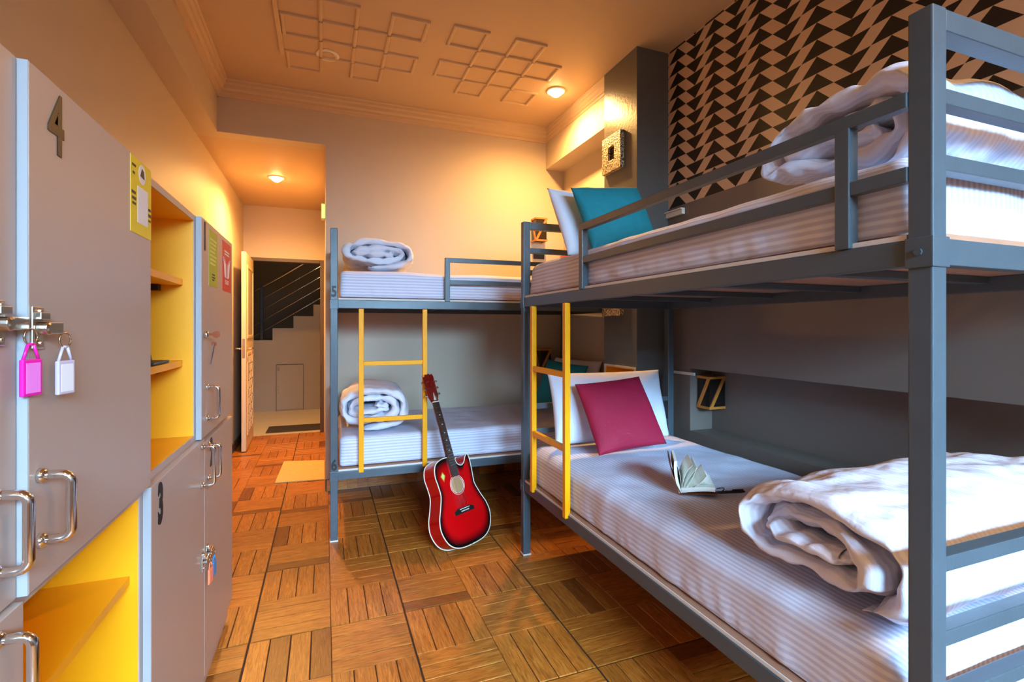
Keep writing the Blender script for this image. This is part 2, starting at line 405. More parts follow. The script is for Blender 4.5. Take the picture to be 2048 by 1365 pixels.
# rear wall with window, behind the camera
WX0, WX1, WZ0, WZ1 = -.2, 1.9, 1.6, 2.7
struct(MB().box(XL, WX0, YR-.1, YR, -.06, ZC).box(WX1, XR+.35, YR-.1, YR, -.06, ZC).box(WX0, WX1, YR-.1, YR, -.06, WZ0).box(WX0, WX1, YR-.1, YR, WZ1, ZC).build('wall_rear', 'wall'))
win = struct(MB().box(WX0, WX1, YR-.08, YR-.03, WZ0, WZ0+.05).box(WX0, WX1, YR-.08, YR-.03, WZ1-.05, WZ1).box(WX0, WX0+.05, YR-.08, YR-.03, WZ0+.05, WZ1-.05).box(WX1-.05, WX1, YR-.08, YR-.03, WZ0+.05, WZ1-.05)  .box(.825, .875, YR-.08, YR-.03, WZ0+.05, WZ1-.05).build('window_1', 'white_trim'))
for x0, x1 in ((WX0+.05, .825), (.875, WX1-.05)): box('pane', 'glass', (x0, x1, YR-.058, YR-.052, WZ0+.05, WZ1-.05), win)
# ------------------------------------------------------------------ crown mouldings, ceiling mouldings, baseboards
def crown_profile(h=.115, p=.075):
    return [(0, 0), (0, -h), (p*.16, -h), (p*.2, -h*.84), (p*.42, -h*.8), (p*.42, -h*.66), (p*.62, -h*.56), (p*.66, -h*.36), (p*.86, -h*.3), (p*.88, -h*.14), (p, -h*.1), (p, 0)]
pr = crown_profile()
struct(MB().prism([(YB-a, ZC+b) for a, b in pr], 'x', XM, XBM).build('trim_1', 'plaster'), 'stepped crown moulding along the back wall')
struct(MB().prism([(XM+a, ZC+b) for a, b in pr], 'y', YR, YB).build('trim_2', 'plaster'), 'stepped crown moulding along the left beam')
struct(MB().prism([(XBM-a*.33, ZC+b) for a, b in pr], 'y', PY1, YB).build('trim_3', 'plaster'), 'stepped crown moulding on the beam beside the pillar')
def moulding(name, gx, gy, cells, label):
    seen = set(); root = None
    for (r, c) in cells:
        x0, x1, y0, y1 = gx[c-1], gx[c], gy[r-1], gy[r]
        for e in (((x0,y0),(x1,y0)), ((x0,y1),(x1,y1)), ((x0,y0),(x0,y1)), ((x1,y0),(x1,y1))): seen.add(e)
    w = .0115
    for i, ((xa, ya), (xb, yb)) in enumerate(sorted(seen)):
        m = MB(); z0, z1 = ZC-.013, ZC
        if ya == yb: m.prism([(ya-w, z1), (ya-w*.8, z0+.004), (ya-w*.3, z0), (ya+w*.3, z0), (ya+w*.8, z0+.004), (ya+w, z1)], 'x', xa-w, xb+w)
        else: m.prism([(xa-w, z1), (xa-w*.8, z0+.004), (xa-w*.3, z0), (xa+w*.3, z0), (xa+w*.8, z0+.004), (xa+w, z1)], 'y', ya+w*.2, yb-w*.2)
        if root is None: root = struct(m.build(name, 'plaster'), label)
        else: m.build('moulding_strip', 'plaster', root)
    return root
gy = [2.79, 2.99, 3.19, 3.385, 3.59]
t4 = moulding('trim_4', [-.222, -.022, .17, .358, .552], gy, [(1,2),(1,4),(2,1),(2,2),(2,3),(3,2),(3,3),(3,4),(4,1),(4,3)], 'raised lattice of square ceiling mouldings above the left bunk')
MB().box(-.262, -.236, 2.2, 3.43, ZC-.016, ZC).build('moulding_strip', 'plaster', t4, bevel=.004)
MB().box(-.034, -.01, 2.3, 2.79, ZC-.013, ZC).build('moulding_strip', 'plaster', t4, bevel=.004)
moulding('trim_5', [.705, .90, 1.083, 1.268, 1.462], [2.765, 2.96, 3.155, 3.355, 3.55], [(1,1),(1,3),(2,2),(2,3),(2,4),(3,1),(3,2),(3,3),(4,2),(4,4)], 'raised lattice of square ceiling mouldings beside the lit downlight')
# wood tile baseboard along the back wall
bb = struct(box('baseboard_back', 'grout', (.006, 2.0, YB-.006, YB, 0, .085)))
x = .012; i = 1
while x < 1.95:
    n = 4 if i % 2 else 1; w = Q/n
    for k in range(n):
        m = MB().box(x+.001, min(x+w-.001, 1.99), YB-.012, YB-.006, .001, .085); o = m.build('plank', 'wood', bb); x += w
    i += 1
box('plank', 'wood', (.0, .006, YB-.012, YB+.3, .001, .085), bb)
bl = struct(box('baseboard_left', 'dark_wood', (XL, XL+.014, 2.45, YD, 0, .085)))

# ------------------------------------------------------------------ downlights
def downlight(loc, lit, label, power):
    t = thing('downlight', label, 'ceiling light', loc)
    MB().lathe([(.050, -.001), (.052, -.008), (.064, -.009), (.072, -.004), (.072, 0)]).build('trim_ring', 'white_trim', t, smooth=True)
    m = MB().lathe([(.001, -.042), (.022, -.038), (.040, -.024), (.050, -.0005)], n=32) if lit else MB().lathe([(.001, -.006), (.02, -.005), (.034, -.003), (.040, -.0005)])
    if lit:
        m.build('lens', emit('lamp_lens', (1, .60, .24, 1), 60), t, smooth=True)
        d = bpy.data.lights.new('downlight_bulb', 'SPOT'); d.energy = power; d.color = WARM; d.shadow_soft_size = .035
        d.spot_size = R(172); d.spot_blend = 1.0
        o = bpy.data.objects.new('downlight_bulb', d); col.objects.link(o); o.parent = t; o.location = (0, 0, -.08)
    else: m.build('lens', 'ceiling', t, smooth=True)
    return t
downlight((1.586, 3.273, ZC), True, 'glowing round downlight in the main ceiling beside the pillar', LAMP_W)
downlight((-.412, 4.99, ZS), True, 'glowing round downlight in the lower corridor ceiling', LAMP_W*1.7)
downlight((.017, 3.357, ZC), False, 'unlit white-ringed downlight among the ceiling lattice mouldings', 0)
downlight((1.55, -.85, ZC), True, 'glowing round downlight over the foot of the right bunk', LAMP_W*.7)
downlight((.0, -.85, ZC), True, 'glowing round downlight over the lockers near the rear wall', LAMP_W*.16)

# ------------------------------------------------------------------ corridor end: door, frame, hall with stairs
fr = struct(MB().box(DX0-.01, DX0+.03, YD-.012, YD+.11, 0, DZ+.03).box(DX1-.035, DX1+.005, YD-.012, YD+.11, 0, DZ+.03).box(DX0+.03, DX1-.035, YD-.012, YD+.11, DZ-.01, DZ+.03).build('trim_6', 'dark_wood', bevel=.004), 'dark wooden door frame')
dd = Vector((-.748, 5.47, 0)) - Vector((DX0+.03, YD-.015, 0)); dl = dd.length
door = bpy.data.objects.new('door_1', None); col.objects.link(door); struct(door, 'open cream panelled door at the corridor end')
door.location = (DX0+.035, YD-.02, 0); door.rotation_euler = (0, 0, math.atan2(dd.y, dd.x))
leaf = box('leaf', 'door', (0, dl, -.02, .02, .01, 1.975), door, bevel=.003)
# local +y faces the corridor (to the right), panels on that side
for z0, z1 in ((1.12, 1.86), (.15, .98)):
    MB().box(.10, dl-.10, .02, .028, z0, z0+.03).box(.10, dl-.10, .02, .028, z1-.03, z1).box(.10, .13, .02, .028, z0+.03, z1-.03).box(dl-.13, dl-.10, .02, .028, z0+.03, z1-.03).build('panel_frame', 'door', door, bevel=.003)
for r in range(9):
    for c_ in range(6):
        cx, cz = .17+c_*(dl-.34)/5, .22+r*.085
        MB().box(cx-.032, cx+.032, .02, .026 if (r+c_) % 2 else .031, cz-.034, cz+.034).build('weave_block', 'door', door, bevel=.003)
box('inner_panel', 'hall_wall', (.14, dl-.14, .0205, .022, 1.16, 1.82), door)
MB().box(dl-.002, dl+.002, -.012, .012, .93, 1.12).build('lock_plate', 'chrome', door)
hd = MB().tube([(dl-.06, -.02, 1.02), (dl-.06, -.07, 1.02), (dl-.17, -.075, 1.02)], .009).tube([(dl-.06, .02, 1.02), (dl-.06, .06, 1.02), (dl-.17, .065, 1.02)], .009); hd.build('door_handle', 'chrome', door, smooth=True)
box('hanging_tag', 'orange_tag', (dl-.08, dl-.04, .062, .068, .92, 1.0), door)
# hall
struct(box('floor_hall', 'hall_floor', (-1.6, 1.2, YD+.04, 9.4, -.06, .0015)))
YS = 8.0
st = [(-1.6, 0), (1.2, 0), (1.2, 1.57)]
hall_wall = struct(MB().box(-1.6, -.713, YS, YS+.1, 0, 1.045).box(-.713, -.432, YS, YS+.1, 0, 1.22).box(-.432, -.157, YS, YS+.1, 0, 1.40).box(-.157, .12, YS, YS+.1, 0, 1.575).box(.12, .4, YS, YS+.1, 0, 1.75).box(.4, 1.2, YS, YS+.1, 0, 1.93).build('wall_stair', 'hall_wall'))
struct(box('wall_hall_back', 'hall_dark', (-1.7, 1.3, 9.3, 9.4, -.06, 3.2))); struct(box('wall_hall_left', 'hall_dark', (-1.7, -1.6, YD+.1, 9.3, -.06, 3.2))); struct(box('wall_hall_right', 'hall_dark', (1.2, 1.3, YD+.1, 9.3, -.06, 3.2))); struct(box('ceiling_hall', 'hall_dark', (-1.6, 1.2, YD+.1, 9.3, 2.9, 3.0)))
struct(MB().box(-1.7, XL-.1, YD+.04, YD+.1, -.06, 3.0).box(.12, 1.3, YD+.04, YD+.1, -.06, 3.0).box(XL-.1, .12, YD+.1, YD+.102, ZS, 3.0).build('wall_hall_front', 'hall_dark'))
sr = thing('staircase', 'dark stone stair flight rising to the right beyond the doorway', 'stairs', (-1.0, YS+.1, 0))
for k, (x0, z) in enumerate(((-1.6, 1.045), (-.713, 1.22), (-.432, 1.40), (-.157, 1.575), (.12, 1.75), (.4, 1.93))):
    x1 = (-.713, -.432, -.157, .12, .4, 1.2)[k]
    box('step', 'granite', (max(x0, -1.58), min(x1, 1.18), YS+.103, YS+1.1, z-.14, z), sr, bevel=.004, off=(-1.0, YS+.1, 0))
rl = thing('stair_railing', 'steel stair railing with slanting rods above the stone steps', 'railing', (-.9, YS+.05, 1.045))
sl = .64
def rod(x0, x1, z, r, nm, mat):
    MB().tube([(x0+.9, 0, z-1.045+(x0+.9)*sl), (x1+.9, 0, z-1.045+(x1+.9)*sl)], r, 8).build(nm, mat, rl, smooth=True)
rod(-1.5, 1.0, 1.80, .022, 'handrail', 'glint')
for z in (1.62, 1.46, 1.30, 1.14): rod(-1.5, 1.0, z, .007, 'rod', 'glint')
for x0 in (-.86, .25): MB().box(x0+.9-.02, x0+.9+.02, -.02, .02, (x0+.86)*sl*.95, (x0+.9)*sl+.77).build('post', 'black', rl, bevel=.004)
cd = thing('closet_door', 'small cream cupboard door under the stairs', 'cupboard', (-.48, YS, 0))
box('leaf', 'hall_wall', (-.18, .18, -.012, 0, .02, .68), cd, bevel=.003)
MB().box(-.185, -.18, -.014, 0, .01, .69).box(.18, .185, -.014, 0, .01, .69).box(-.18, .18, -.014, 0, .68, .69).build('edge_gap', 'dark_wood', cd)
MB().tube([(-.15, -.02, .28), (-.15, -.02, .36)], .006).build('pull', 'chrome', cd, smooth=True)
box('hinge', 'chrome', (-.165, -.135, -.017, -.011, .60, .66), cd)
tag(box('doormat', 'mat_dark', (-.64, -.05, 6.36, 6.74, .001, .012), bevel=.004), 'dark brown rubber doormat on the hall floor outside the doorway', 'doormat')
d = bpy.data.lights.new('hall_lamp', 'POINT'); d.energy = 24; d.color = (1, .66, .34); d.shadow_soft_size = .1
hl = thing('hall_ceiling_lamp', 'small round ceiling lamp in the stair hall', 'ceiling light', (-.1, 7.2, 2.9))
MB().lathe([(.001, -.05), (.06, -.04), (.09, -.01), (.09, 0)]).build('shade', emit('hall_shade', (1, .75, .45, 1), 2), hl, smooth=True)
lo = bpy.data.objects.new('hall_lamp', d); col.objects.link(lo); lo.parent = hl; lo.location = (0, 0, -.2)
mt = tag(MB().quadbox([(-.366,4.30,.001),(.0,4.25,.001),(.0,4.86,.001),(-.347,4.95,.001),(-.366,4.30,.01),(.0,4.25,.01),(.0,4.86,.01),(-.347,4.95,.01)]).build('floor_mat', 'mat_tan', bevel=.003), 'tan woven mat on the wood tiles of the corridor', 'mat')
sg = thing('corridor_sign', 'narrow lime green lit sign on the corridor edge above the bunk', 'sign', (.006, 4.03, 2.06))
box('case', 'white_trim', (-.03, 0, 0, .08, 0, .115), sg, bevel=.003); box('face', 'lime', (-.028, -.002, -.004, 0, .004, .111), sg)

# ------------------------------------------------------------------ lockers
XF = -.39                                  # carcass front plane
def handle(parent, y, z0, z1, xf, mir=1):
    # chrome D pull standing off a door whose front is at xf, legs reaching to +x
    r = .0062; d = .036
    p = [(xf, y, z1)] + [(xf+d-.012+.012*sin(a), y, z1-.012*(1-cos(a))) for a in [k*pi/8 for k in range(5)]]
    p += [(xf+d-.012+.012*cos(a), y, z0+.012-.012*sin(a)) for a in [k*pi/8 for k in range(5)]] + [(xf, y, z0)]
    m = MB().tube(p, r, 10)
    for z in (z0, z1): m.lathe([(.0105, xf), (.0105, xf+.005), (.007, xf+.009)], (0, y, z), 'x', 12)
    return m.build('handle', 'chrome', parent, smooth=True)
def hasp(parent, y, z, xf):
    box('lock_plate', 'brass', (xf, xf+.004, y-.014, y+.014, z-.028, z+.03), parent, bevel=.0015)
    m = MB().lathe([(.009, xf+.004), (.009, xf+.016), (.006, xf+.018)], (0, y, z), 'x', 14).box(xf+.004, xf+.012, y-.012, y+.012, z+.012, z+.022)
    for dz in (-.02, .024): m.lathe([(.004, xf+.004), (.003, xf+.008)], (0, y, z+dz), 'x', 10)
    m.build('lock_barrel', 'brass', parent, smooth=False, bevel=.001)
    box('hasp_arm', 'brass', (xf+.010, xf+.014, y+.004, y+.045, z-.008, z+.009), parent, bevel=.0015)
def key_tag(y, z, xf, body, paper, label, rot=0, key=True):
    t = thing('key_tag', label, 'key tag', (xf, y, z), rot)
    ring = [(.0, .011*cos(a), -.011+.011*sin(a)) for a in [k*2*pi/16 for k in range(17)]]
    MB().tube(ring, .0013, 6).build('ring', 'brass', t, smooth=True)
    MB().tube([(0, -.004, -.02), (0, -.013, -.042)], .002, 6).tube([(0, .004, -.02), (0, .013, -.042)], .002, 6).tube([(0, -.005, -.021), (0, .005, -.021)], .002, 6).build('loop', body, t, smooth=True)
    box('tag_body', body, (-.003, .003, -.016, .016, -.09, -.041), t, bevel=.002)
    box('tag_paper', paper, (.003, .0036, -.0115, .0115, -.086, -.046), t)
    return t
def door(root, y0, y1, z0, z1, xf0, xf1, name='door'):
    o = box(name, 'locker', (xf0, xf1, y0, y1, z0, z1), root, bevel=.0012, off=tuple(root.location))
    return o
def panel(root, b, mat='orange', name='side_panel', bevel=0): return box(name, mat, b, root, bevel, off=tuple(root.location))
ZB, ZM, ZT = .075, .865, 1.585
def unit(label, y0, y1, z0, z1, kick=False):
    t = thing('locker', label, 'locker', (XF, (y0+y1)/2, 0 if kick else z0)); off = tuple(t.location)
    a, b_ = y0+.001, y1-.001; z0 += .001
    for p, nm in (((XL+.005, XF, a, a+.016, z0, z1), 'side_panel'), ((XL+.005, XF, b_-.016, b_, z0, z1), 'side_panel'), ((XL+.005, XF, a+.016, b_-.016, z1-.018, z1), 'top_panel'),
                  ((XL+.005, XF, a+.016, b_-.016, z0, z0+.018), 'bottom_panel'), ((XL+.005, XL+.011, a+.016, b_-.016, z0+.018, z1-.018), 'back_panel')):
        panel(t, p, 'orange', nm)
    if kick: panel(t, (XL+.005, XF+.003, a, b_, 0, z0-.001), 'locker', 'kick_board')
    MB().box(XF, XF+.003, a, a+.016, z0, z1).box(XF, XF+.003, b_-.016, b_, z0, z1).box(XF, XF+.003, a+.016, b_-.016, z1-.018, z1).box(XF, XF+.003, a+.016, b_-.016, z0, z0+.018).build('edge_band', 'locker', t, off=off)
    return t
def shift_children(part, t):
    for c in part.children: c.data.transform(Matrix.Translation(-Vector(t.location)))
RT = Matrix(((0, 0, 1, 0), (1, 0, 0, 0), (0, 1, 0, 0), (0, 0, 0, 1)))    # text plane: local x -> +Y, y -> +Z, normal -> +X
def num(part, s, y, z, xf, size, sx, mat='number', bold=.004):
    text('number', s, mat, size, Matrix.Translation((xf+.0008, y, z)) @ RT, part, sx=sx, bold=bold)
xa, xb = XF+.009, XF+.020
# upper row
UA0 = unit('closed upper locker at the rear end of the row', -.02, .34, ZM, ZT)
door(UA0, -.018, .337, ZM+.004, ZT, XF+.0035, xa)
UA = unit('closed upper locker with the pink key tag, beside door 4', .34, .845, ZM, ZT)
dA = door(UA, .343, .842, ZM+.004, ZT, XF+.0035, xa); handle(dA, .79, .925, 1.02, xa); hasp(dA, .797, 1.232, xa); shift_children(dA, UA)
UB = unit('upper locker with door number 4', .845, 1.345, ZM, ZT)
dB = door(UB, .847, 1.343, ZM+.004, ZT, XF+.0035, xb); handle(dB, .872, .932, 1.022, xb); hasp(dB, .862, 1.226, xb)
num(dB, '4', .918, 1.522, xb, .125, .74, 'number_brown', .0022); shift_children(dB, UB)
panel(UB, (XF+.004, xb-.0005, .8455, .8468, ZM+.004, ZT), 'locker_edge', 'edge_strip')
UC = unit('open upper locker with yellow shelves above door 3', 1.345, 1.838, ZM, ZT)
for z in (1.37, 1.115):
    panel(UC, (XL+.012, -.418, 1.363, 1.820, z-.009, z+.010), 'orange', 'shelf')
    panel(UC, (-.50, -.475, 1.79, 1.819, z-.028, z-.0095), 'black', 'shelf_bracket')
UD = unit('upper locker with door number 1 and two posters', 1.838, 2.402, ZM, ZT)
dD = door(UD, 1.840, 2.400, ZM+.002, ZT, XF+.0035, xb); handle(dD, 1.905, .925, 1.03, xb)
num(dD, '1', 1.885, 1.525, xb, .12, .6, bold=.006)
MB().lathe([(.012, xb), (.012, xb+.01), (.009, xb+.013)], (0, 1.875, 1.205), 'x', 14).build('lock_barrel', 'chrome', dD, smooth=True)
shift_children(dD, UD)
panel(UD, (XF+.004, xb-.0005, 1.8385, 1.8399, ZM+.002, ZT), 'locker_edge', 'edge_strip')
# lower row
LA0 = unit('closed lower locker at the rear end of the row', -.02, .34, ZB, ZM, True)
door(LA0, -.018, .337, ZB, ZM-.002, XF+.0035, xa)
LA = unit('closed lower locker beside the open cubby under door 4', .34, .845, ZB, ZM, True)
dA2 = door(LA, .343, .846, ZB, ZM-.002, XF+.0035, xa+.006); handle(dA2, .785, .755, .845, xa+.006); shift_children(dA2, LA)
LBx = unit('open lower locker cubby with yellow interior under door 4', .845, 1.345, ZB, ZM, True)
panel(LBx, (XL+.012, -.405, .863, 1.327, .655, .675), 'orange', 'shelf')
LC = unit('lower locker with door number 3 and the orange key tag', 1.345, 1.882, ZB, ZM, True)
dC = door(LC, 1.347, 1.880, ZB, ZM-.003, XF+.0035, xb); handle(dC, 1.835, .72, .845, xb); hasp(dC, 1.845, .47, xb)
num(dC, '3', 1.412, .80, xb, .128, .62, bold=.006); shift_children(dC, LC)
panel(LC, (XF+.004, xb-.0005, 1.3455, 1.3469, ZB, ZM-.003), 'locker_edge', 'edge_strip')
LD = unit('lower locker with the blue key tag at the corridor end', 1.882, 2.402, ZB, ZM-.013, True)
dD2 = door(LD, 1.884, 2.400, ZB, ZM-.016, XF+.0035, xb); handle(dD2, 1.93, .72, .83, xb); num(dD2, '2', 1.985, .79, xb, .125, .62, bold=.006); hasp(dD2, 1.91, .47, xb); shift_children(dD2, LD)
L = [None, UB, UC, UD]
# stickers on the doors
def sticker(t, name, y0, y1, z0, z1, xf, mat): return box(name, mat, loc2(t, (xf, xf+.0009, y0, y1, z0, z1)), t)
def loc2(t, b):
    x, y, z = t.location; return (b[0]-x, b[1]-x, b[2]-y, b[3]-y, b[4]-z, b[5]-z)
s1 = sticker(L[1], 'yellow_sticker', 1.215, 1.342, 1.425, 1.583, xb, 'poster_yellow')
off1 = tuple(L[1].location)
def prints(s, t, xf, rects, mat, nm='print'):
    for r in rects: box(nm, mat, loc2(t, (xf+.001, xf+.0014) + r), s)
MB().lathe([(.021, xb+.0009), (.021, xb+.0013)], (0, 1.283, 1.557), 'x', 20).build('emblem_disc', 'white_paper', s1, off=off1)
MB().prism([(1.270, 1.552), (1.296, 1.549), (1.292, 1.566), (1.280, 1.570)], 'x', xb+.0014, xb+.0017).build('emblem', 'black', s1, off=off1)
prints(s1, L[1], xb, [(1.255, 1.318, 1.45, 1.528)], 'white_paper', 'blank_panel')
prints(s1, L[1], xb, [(1.22, 1.243, 1.505, 1.511), (1.222, 1.245, 1.493, 1.499), (1.224, 1.244, 1.483, 1.488), (1.322, 1.338, 1.488, 1.494), (1.322, 1.339, 1.475, 1.482), (1.323, 1.337, 1.464, 1.469), (1.222, 1.244, 1.562, 1.567), (1.226, 1.238, 1.546, 1.551)], 'black')
s2 = sticker(L[3], 'green_poster', 1.945, 2.085, 1.372, 1.568, xb, 'poster_green')
for k in range(7):
    z = 1.535-k*.014; box('print', 'print_lime', loc2(L[3], (xb+.001, xb+.0014, 1.962+.012*((k*3) % 3), 2.07-.01*((k*5) % 4), z-.003, z+.004)), s2)
prints(s2, L[3], xb, [(1.995, 2.04, 1.412, 1.417), (1.99, 2.045, 1.402, 1.407), (1.995, 2.03, 1.393, 1.398)], 'black')
s3 = sticker(L[3], 'red_poster', 2.18, 2.365, 1.372, 1.568, xb, 'poster_red'); off3 = tuple(L[3].location)
for mir in (-1, 1):                                                       # two white hands
    c0 = 2.272
    pts = [(c0+mir*.012, 1.425), (c0+mir*.045, 1.43), (c0+mir*.058, 1.47), (c0+mir*.072, 1.505), (c0+mir*.064, 1.507), (c0+mir*.048, 1.48), (c0+mir*.036, 1.50), (c0+mir*.03, 1.478), (c0+mir*.02, 1.485), (c0+mir*.014, 1.455)]
    if mir < 0: pts = pts[::-1]
    MB().prism(pts, 'x', xb+.001, xb+.0014).build('hand_print', 'white_paper', s3, off=off3)
prints(s3, L[3], xb, [(2.22, 2.325, 1.528, 1.534), (2.225, 2.32, 1.517, 1.523), (2.235, 2.31, 1.414, 1.417), (2.235, 2.31, 1.408, 1.411), (2.235, 2.31, 1.402, 1.405)], 'white_paper')
# keys and tags
key_tag(.845, 1.226, xa+.014, 'pink_tag', 'pink_paper', 'bright pink key tag hanging from the locker lock beside door 4', R(-12))
key_tag(.910, 1.220, xb+.014, 'clear_tag', 'white_paper', 'pale lilac key tag with white paper hanging from the lock of door 4', R(-12))
key_tag(1.897, .466, xb+.014, 'orange_tag', 'orange_tag', 'orange key tag hanging from the lock of door 3', R(-10))
key_tag(1.952, .466, xb+.014, 'blue_tag', 'blue_tag', 'blue key tag hanging from the lock of door 2', R(-6))
kk = thing('key', 'small steel keys in and below the lock of door 1', 'key', (xb+.013, 1.875, 1.205))
MB().lathe([(.012, -.0015), (.012, .0015)], (.022, 0, 0), 'y', 16).box(0, .012, -.0012, .0012, -.004, .004).build('bow', 'chrome', kk)
MB().tube([(.012, .02, -.03), (.0, .022, -.1)], .0035, 6).lathe([(.008, .018), (.008, .021)], (.012, 0, -.032), 'y', 12).build('hanging_key', 'chrome', kk)
cap = thing('black_cap', 'rumpled black cap lying on the lower shelf of the open locker', 'cap', (-.54, 1.62, 1.126))
m = MB(); 
prof = [(.095*cos(a), .09*sin(a)) for a in [k*pi/2/6 for k in range(7)]]; prof = [(max(r, .002), h) for r, h in prof]
m.lathe(prof, n=20).build('crown', 'black', cap, smooth=True)
MB().box(.06, .12, -.07, .07, .0, .008).build('brim', 'black', cap, bevel=.003)

# ------------------------------------------------------------------ bunk beds
BL, BW, PT = 1.95, .96, .04
def bunk(label, locn, rotz, W=BW):
    t = thing('bunk_bed', label, 'bunk bed', locn, rotz)
    for x0 in (0, BL-PT):
        for y0 in (0, W-PT):
            p = box('post', 'steel', (x0, x0+PT, y0, y0+PT, .006, 1.80), t, bevel=.003)
            box('foot_cap', 'white_trim', (x0-.003, x0+PT+.003, y0-.003, y0+PT+.003, 0, .008), p, bevel=.002)
            for z0 in (.345, 1.335):
                b = MB().box(x0-.003, x0+PT+.003, y0-.004, y0+PT+.004, z0, z0+.055).build('corner_bracket', 'steel', p, bevel=.002)
                yy = y0-.004 if y0 == 0 else y0+PT+.004
                MB().lathe([(.007, -.004), (.007, 0), (.004, .0)], (x0+PT/2, yy, z0+.028), 'y', 8).build('bolt', 'steel', p)
    for z0 in (.35, 1.34):
        cb = z0+.026
        box('side_rail', 'steel', (PT, BL-PT, .002, .032, z0, z0+.048), t, bevel=.002)
        box('side_rail', 'steel', (PT, BL-PT, W-.032, W-.002, z0, z0+.048), t, bevel=.002)
        for x0 in (.004, BL-.034): box('end_rail', 'steel', (x0, x0+.03, PT, W-PT, z0, z0+.048), t, bevel=.002)
        for k in range(4):
            x0 = .36+k*.40; box('cross_bar', 'steel', (x0-.02, x0+.02, .032, W-.032, cb, z0+.048), t, bevel=.002)
        box('bed_board', 'ply', (.015, BL-.015, .010, W-.010, z0+.0485, z0+.060), t)
        MB().box(.045, BL-.045, .006, .0098, z0+.049, z0+.059).build('board_edging', 'board_edge', t)
    for x0 in (.004, BL-.036):
        box('end_bar', 'steel', (x0-.003, x0+.035, PT, W-PT, 1.76, 1.798), t, bevel=.002)
        for z0 in (1.632, 1.512, .785, .65, .53): box('end_bar', 'steel', (x0+.002, x0+.03, PT, W-PT, z0, z0+.028), t, bevel=.002)
    g = MB().box(.665, BL-PT, -.004, .020, 1.632, 1.66).build('guard_rail', 'steel', t, bevel=.002)
    MB().box(.69, BL-PT, -.003, .019, 1.495, 1.523).build('guard_bar', 'steel', g, bevel=.002)
    for x0 in (.665, 1.775): MB().box(x0, x0+.03, -.006, .022, 1.388, 1.634).build('guard_post', 'steel', g, bevel=.002)
    ld = MB().box(.155, .183, -.012, .014, .385, 1.338).build('ladder', 'yellow', t, bevel=.003)
    MB().box(.525, .553, -.012, .014, .385, 1.338).build('stile', 'yellow', ld, bevel=.003)
    for z0 in (.675, 1.005): MB().box(.183, .525, -.010, .012, z0, z0+.026).build('rung', 'yellow', ld, bevel=.003)
    return t
lb = bunk('grey steel bunk bed against the back wall with yellow ladder, posts marked 5 and 6', (.03, 3.005, 0), R(-.8))
rb = bunk('grey steel bunk bed along the triangle mural wall with yellow ladder', (1.0, 2.5, 0), R(-90), .985)
FT = Matrix.Rotation(R(90), 4, 'X')
text('number', '5', 'number', .085, Matrix.Translation((.02, -.0015, 1.432)) @ FT, lb, sx=.75, bold=.003)
text('number', '6', 'number', .085, Matrix.Translation((.02, -.0015, .437)) @ FT, lb, sx=.75, bold=.003)

# ------------------------------------------------------------------ mattresses and bedding
def soft_box(name, Lx, Wy, H, r0, label, cat, locn, rotz, group=None, seed=0, wr=.006, mat='sheet'):
    nx, ny, nz = 110, 50, 16
    verts, faces, uvs = [], [], []
    hx, hy, hz = Lx/2, Wy/2, H/2; r = r0
    def pt(p):
        k = max(0, min(1, p[2]/hz*.5+.5)); k = k*k*(3-2*k); r = .018+(r0-.018)*k
        q = [max(-h+r, min(h-r, c)) for c, h in zip(p, (hx, hy, hz))]
        d = Vector(p)-Vector(q)
        v = Vector(q)+d.normalized()*r if d.length > 1e-9 else Vector(p)
        return v
    def grid(fn, na, nb, uvf):
        base = len(verts)
        for i in range(na+1):
            for j in range(nb+1):
                p = fn(-1+2*i/na, -1+2*j/nb); v = pt(p)
                side = max(0, 1-abs(v.z/hz)) if abs(p[2]) < hz else 0
                s = Vector((v.x*3+seed, v.y*3, v.z*3))
                dsp = noise.noise(s*1.2)*wr*1.2
                low = max(0, min(1, (-.1*hz-v.z)/(.9*hz)+.35))
                fold = noise.noise(Vector((v.x*26+seed*3+v.z*8, v.y*26, v.z*5)))*wr*1.1*low
                edge = noise.noise(Vector((v.x*9+seed, v.y*9, v.z*2)))*wr*.8
                n = Vector((v.x/hx if abs(v.x) > hx-r*1.01 else 0, v.y/hy if abs(v.y) > hy-r*1.01 else 0, v.z/hz if abs(v.z) > hz-r*1.01 else 0))
                n = n.normalized() if n.length > 0 else Vector((0, 0, 1))
                if v.z > -hz+.012: v = v+n*(dsp+fold+edge)
                verts.append((v.x, v.y, v.z+hz)); uvs.append(uvf(p))
        for i in range(na):
            for j in range(nb):
                a = base+i*(nb+1)+j; faces.append((a, a+nb+1, a+nb+2, a+1))
    grid(lambda a, b: (a*hx, b*hy, hz), nx, ny, lambda p: (p[0], p[1]))
    grid(lambda a, b: (a*hx, -b*hy, -hz), 24, 12, lambda p: (p[0], p[1]))
    for s in (-1, 1):
        grid(lambda a, b: (-s*a*hx, s*hy, b*hz), nx, nz, lambda p: (p[0], s*(hy+(hz-p[2]))))
        grid(lambda a, b: (s*hx, s*a*hy, b*hz), ny, nz, lambda p: (s*(hx+hz-p[2]), p[1]))
    o = mesh_obj(name, verts, faces, mat, None, True, uvs)
    bm = bmesh.new(); bm.from_mesh(o.data); bmesh.ops.remove_doubles(bm, verts=bm.verts, dist=.0015); bm.to_mesh(o.data); bm.free()
    o.location = locn; o.rotation_euler = (0, 0, rotz)
    return tag(o, label, cat, group)
lc, ls = cos(R(-.8)), sin(R(-.8))
def LB(x, y, z): return (.03+x*lc-y*ls, 3.005+x*ls+y*lc, z)
soft_box('mattress', 1.84, .87, .165, .035, 'white striped mattress on the upper bunk of the bed marked 5 and 6', 'mattress', LB(.97, .48, 1.402), R(-.8), seed=1)
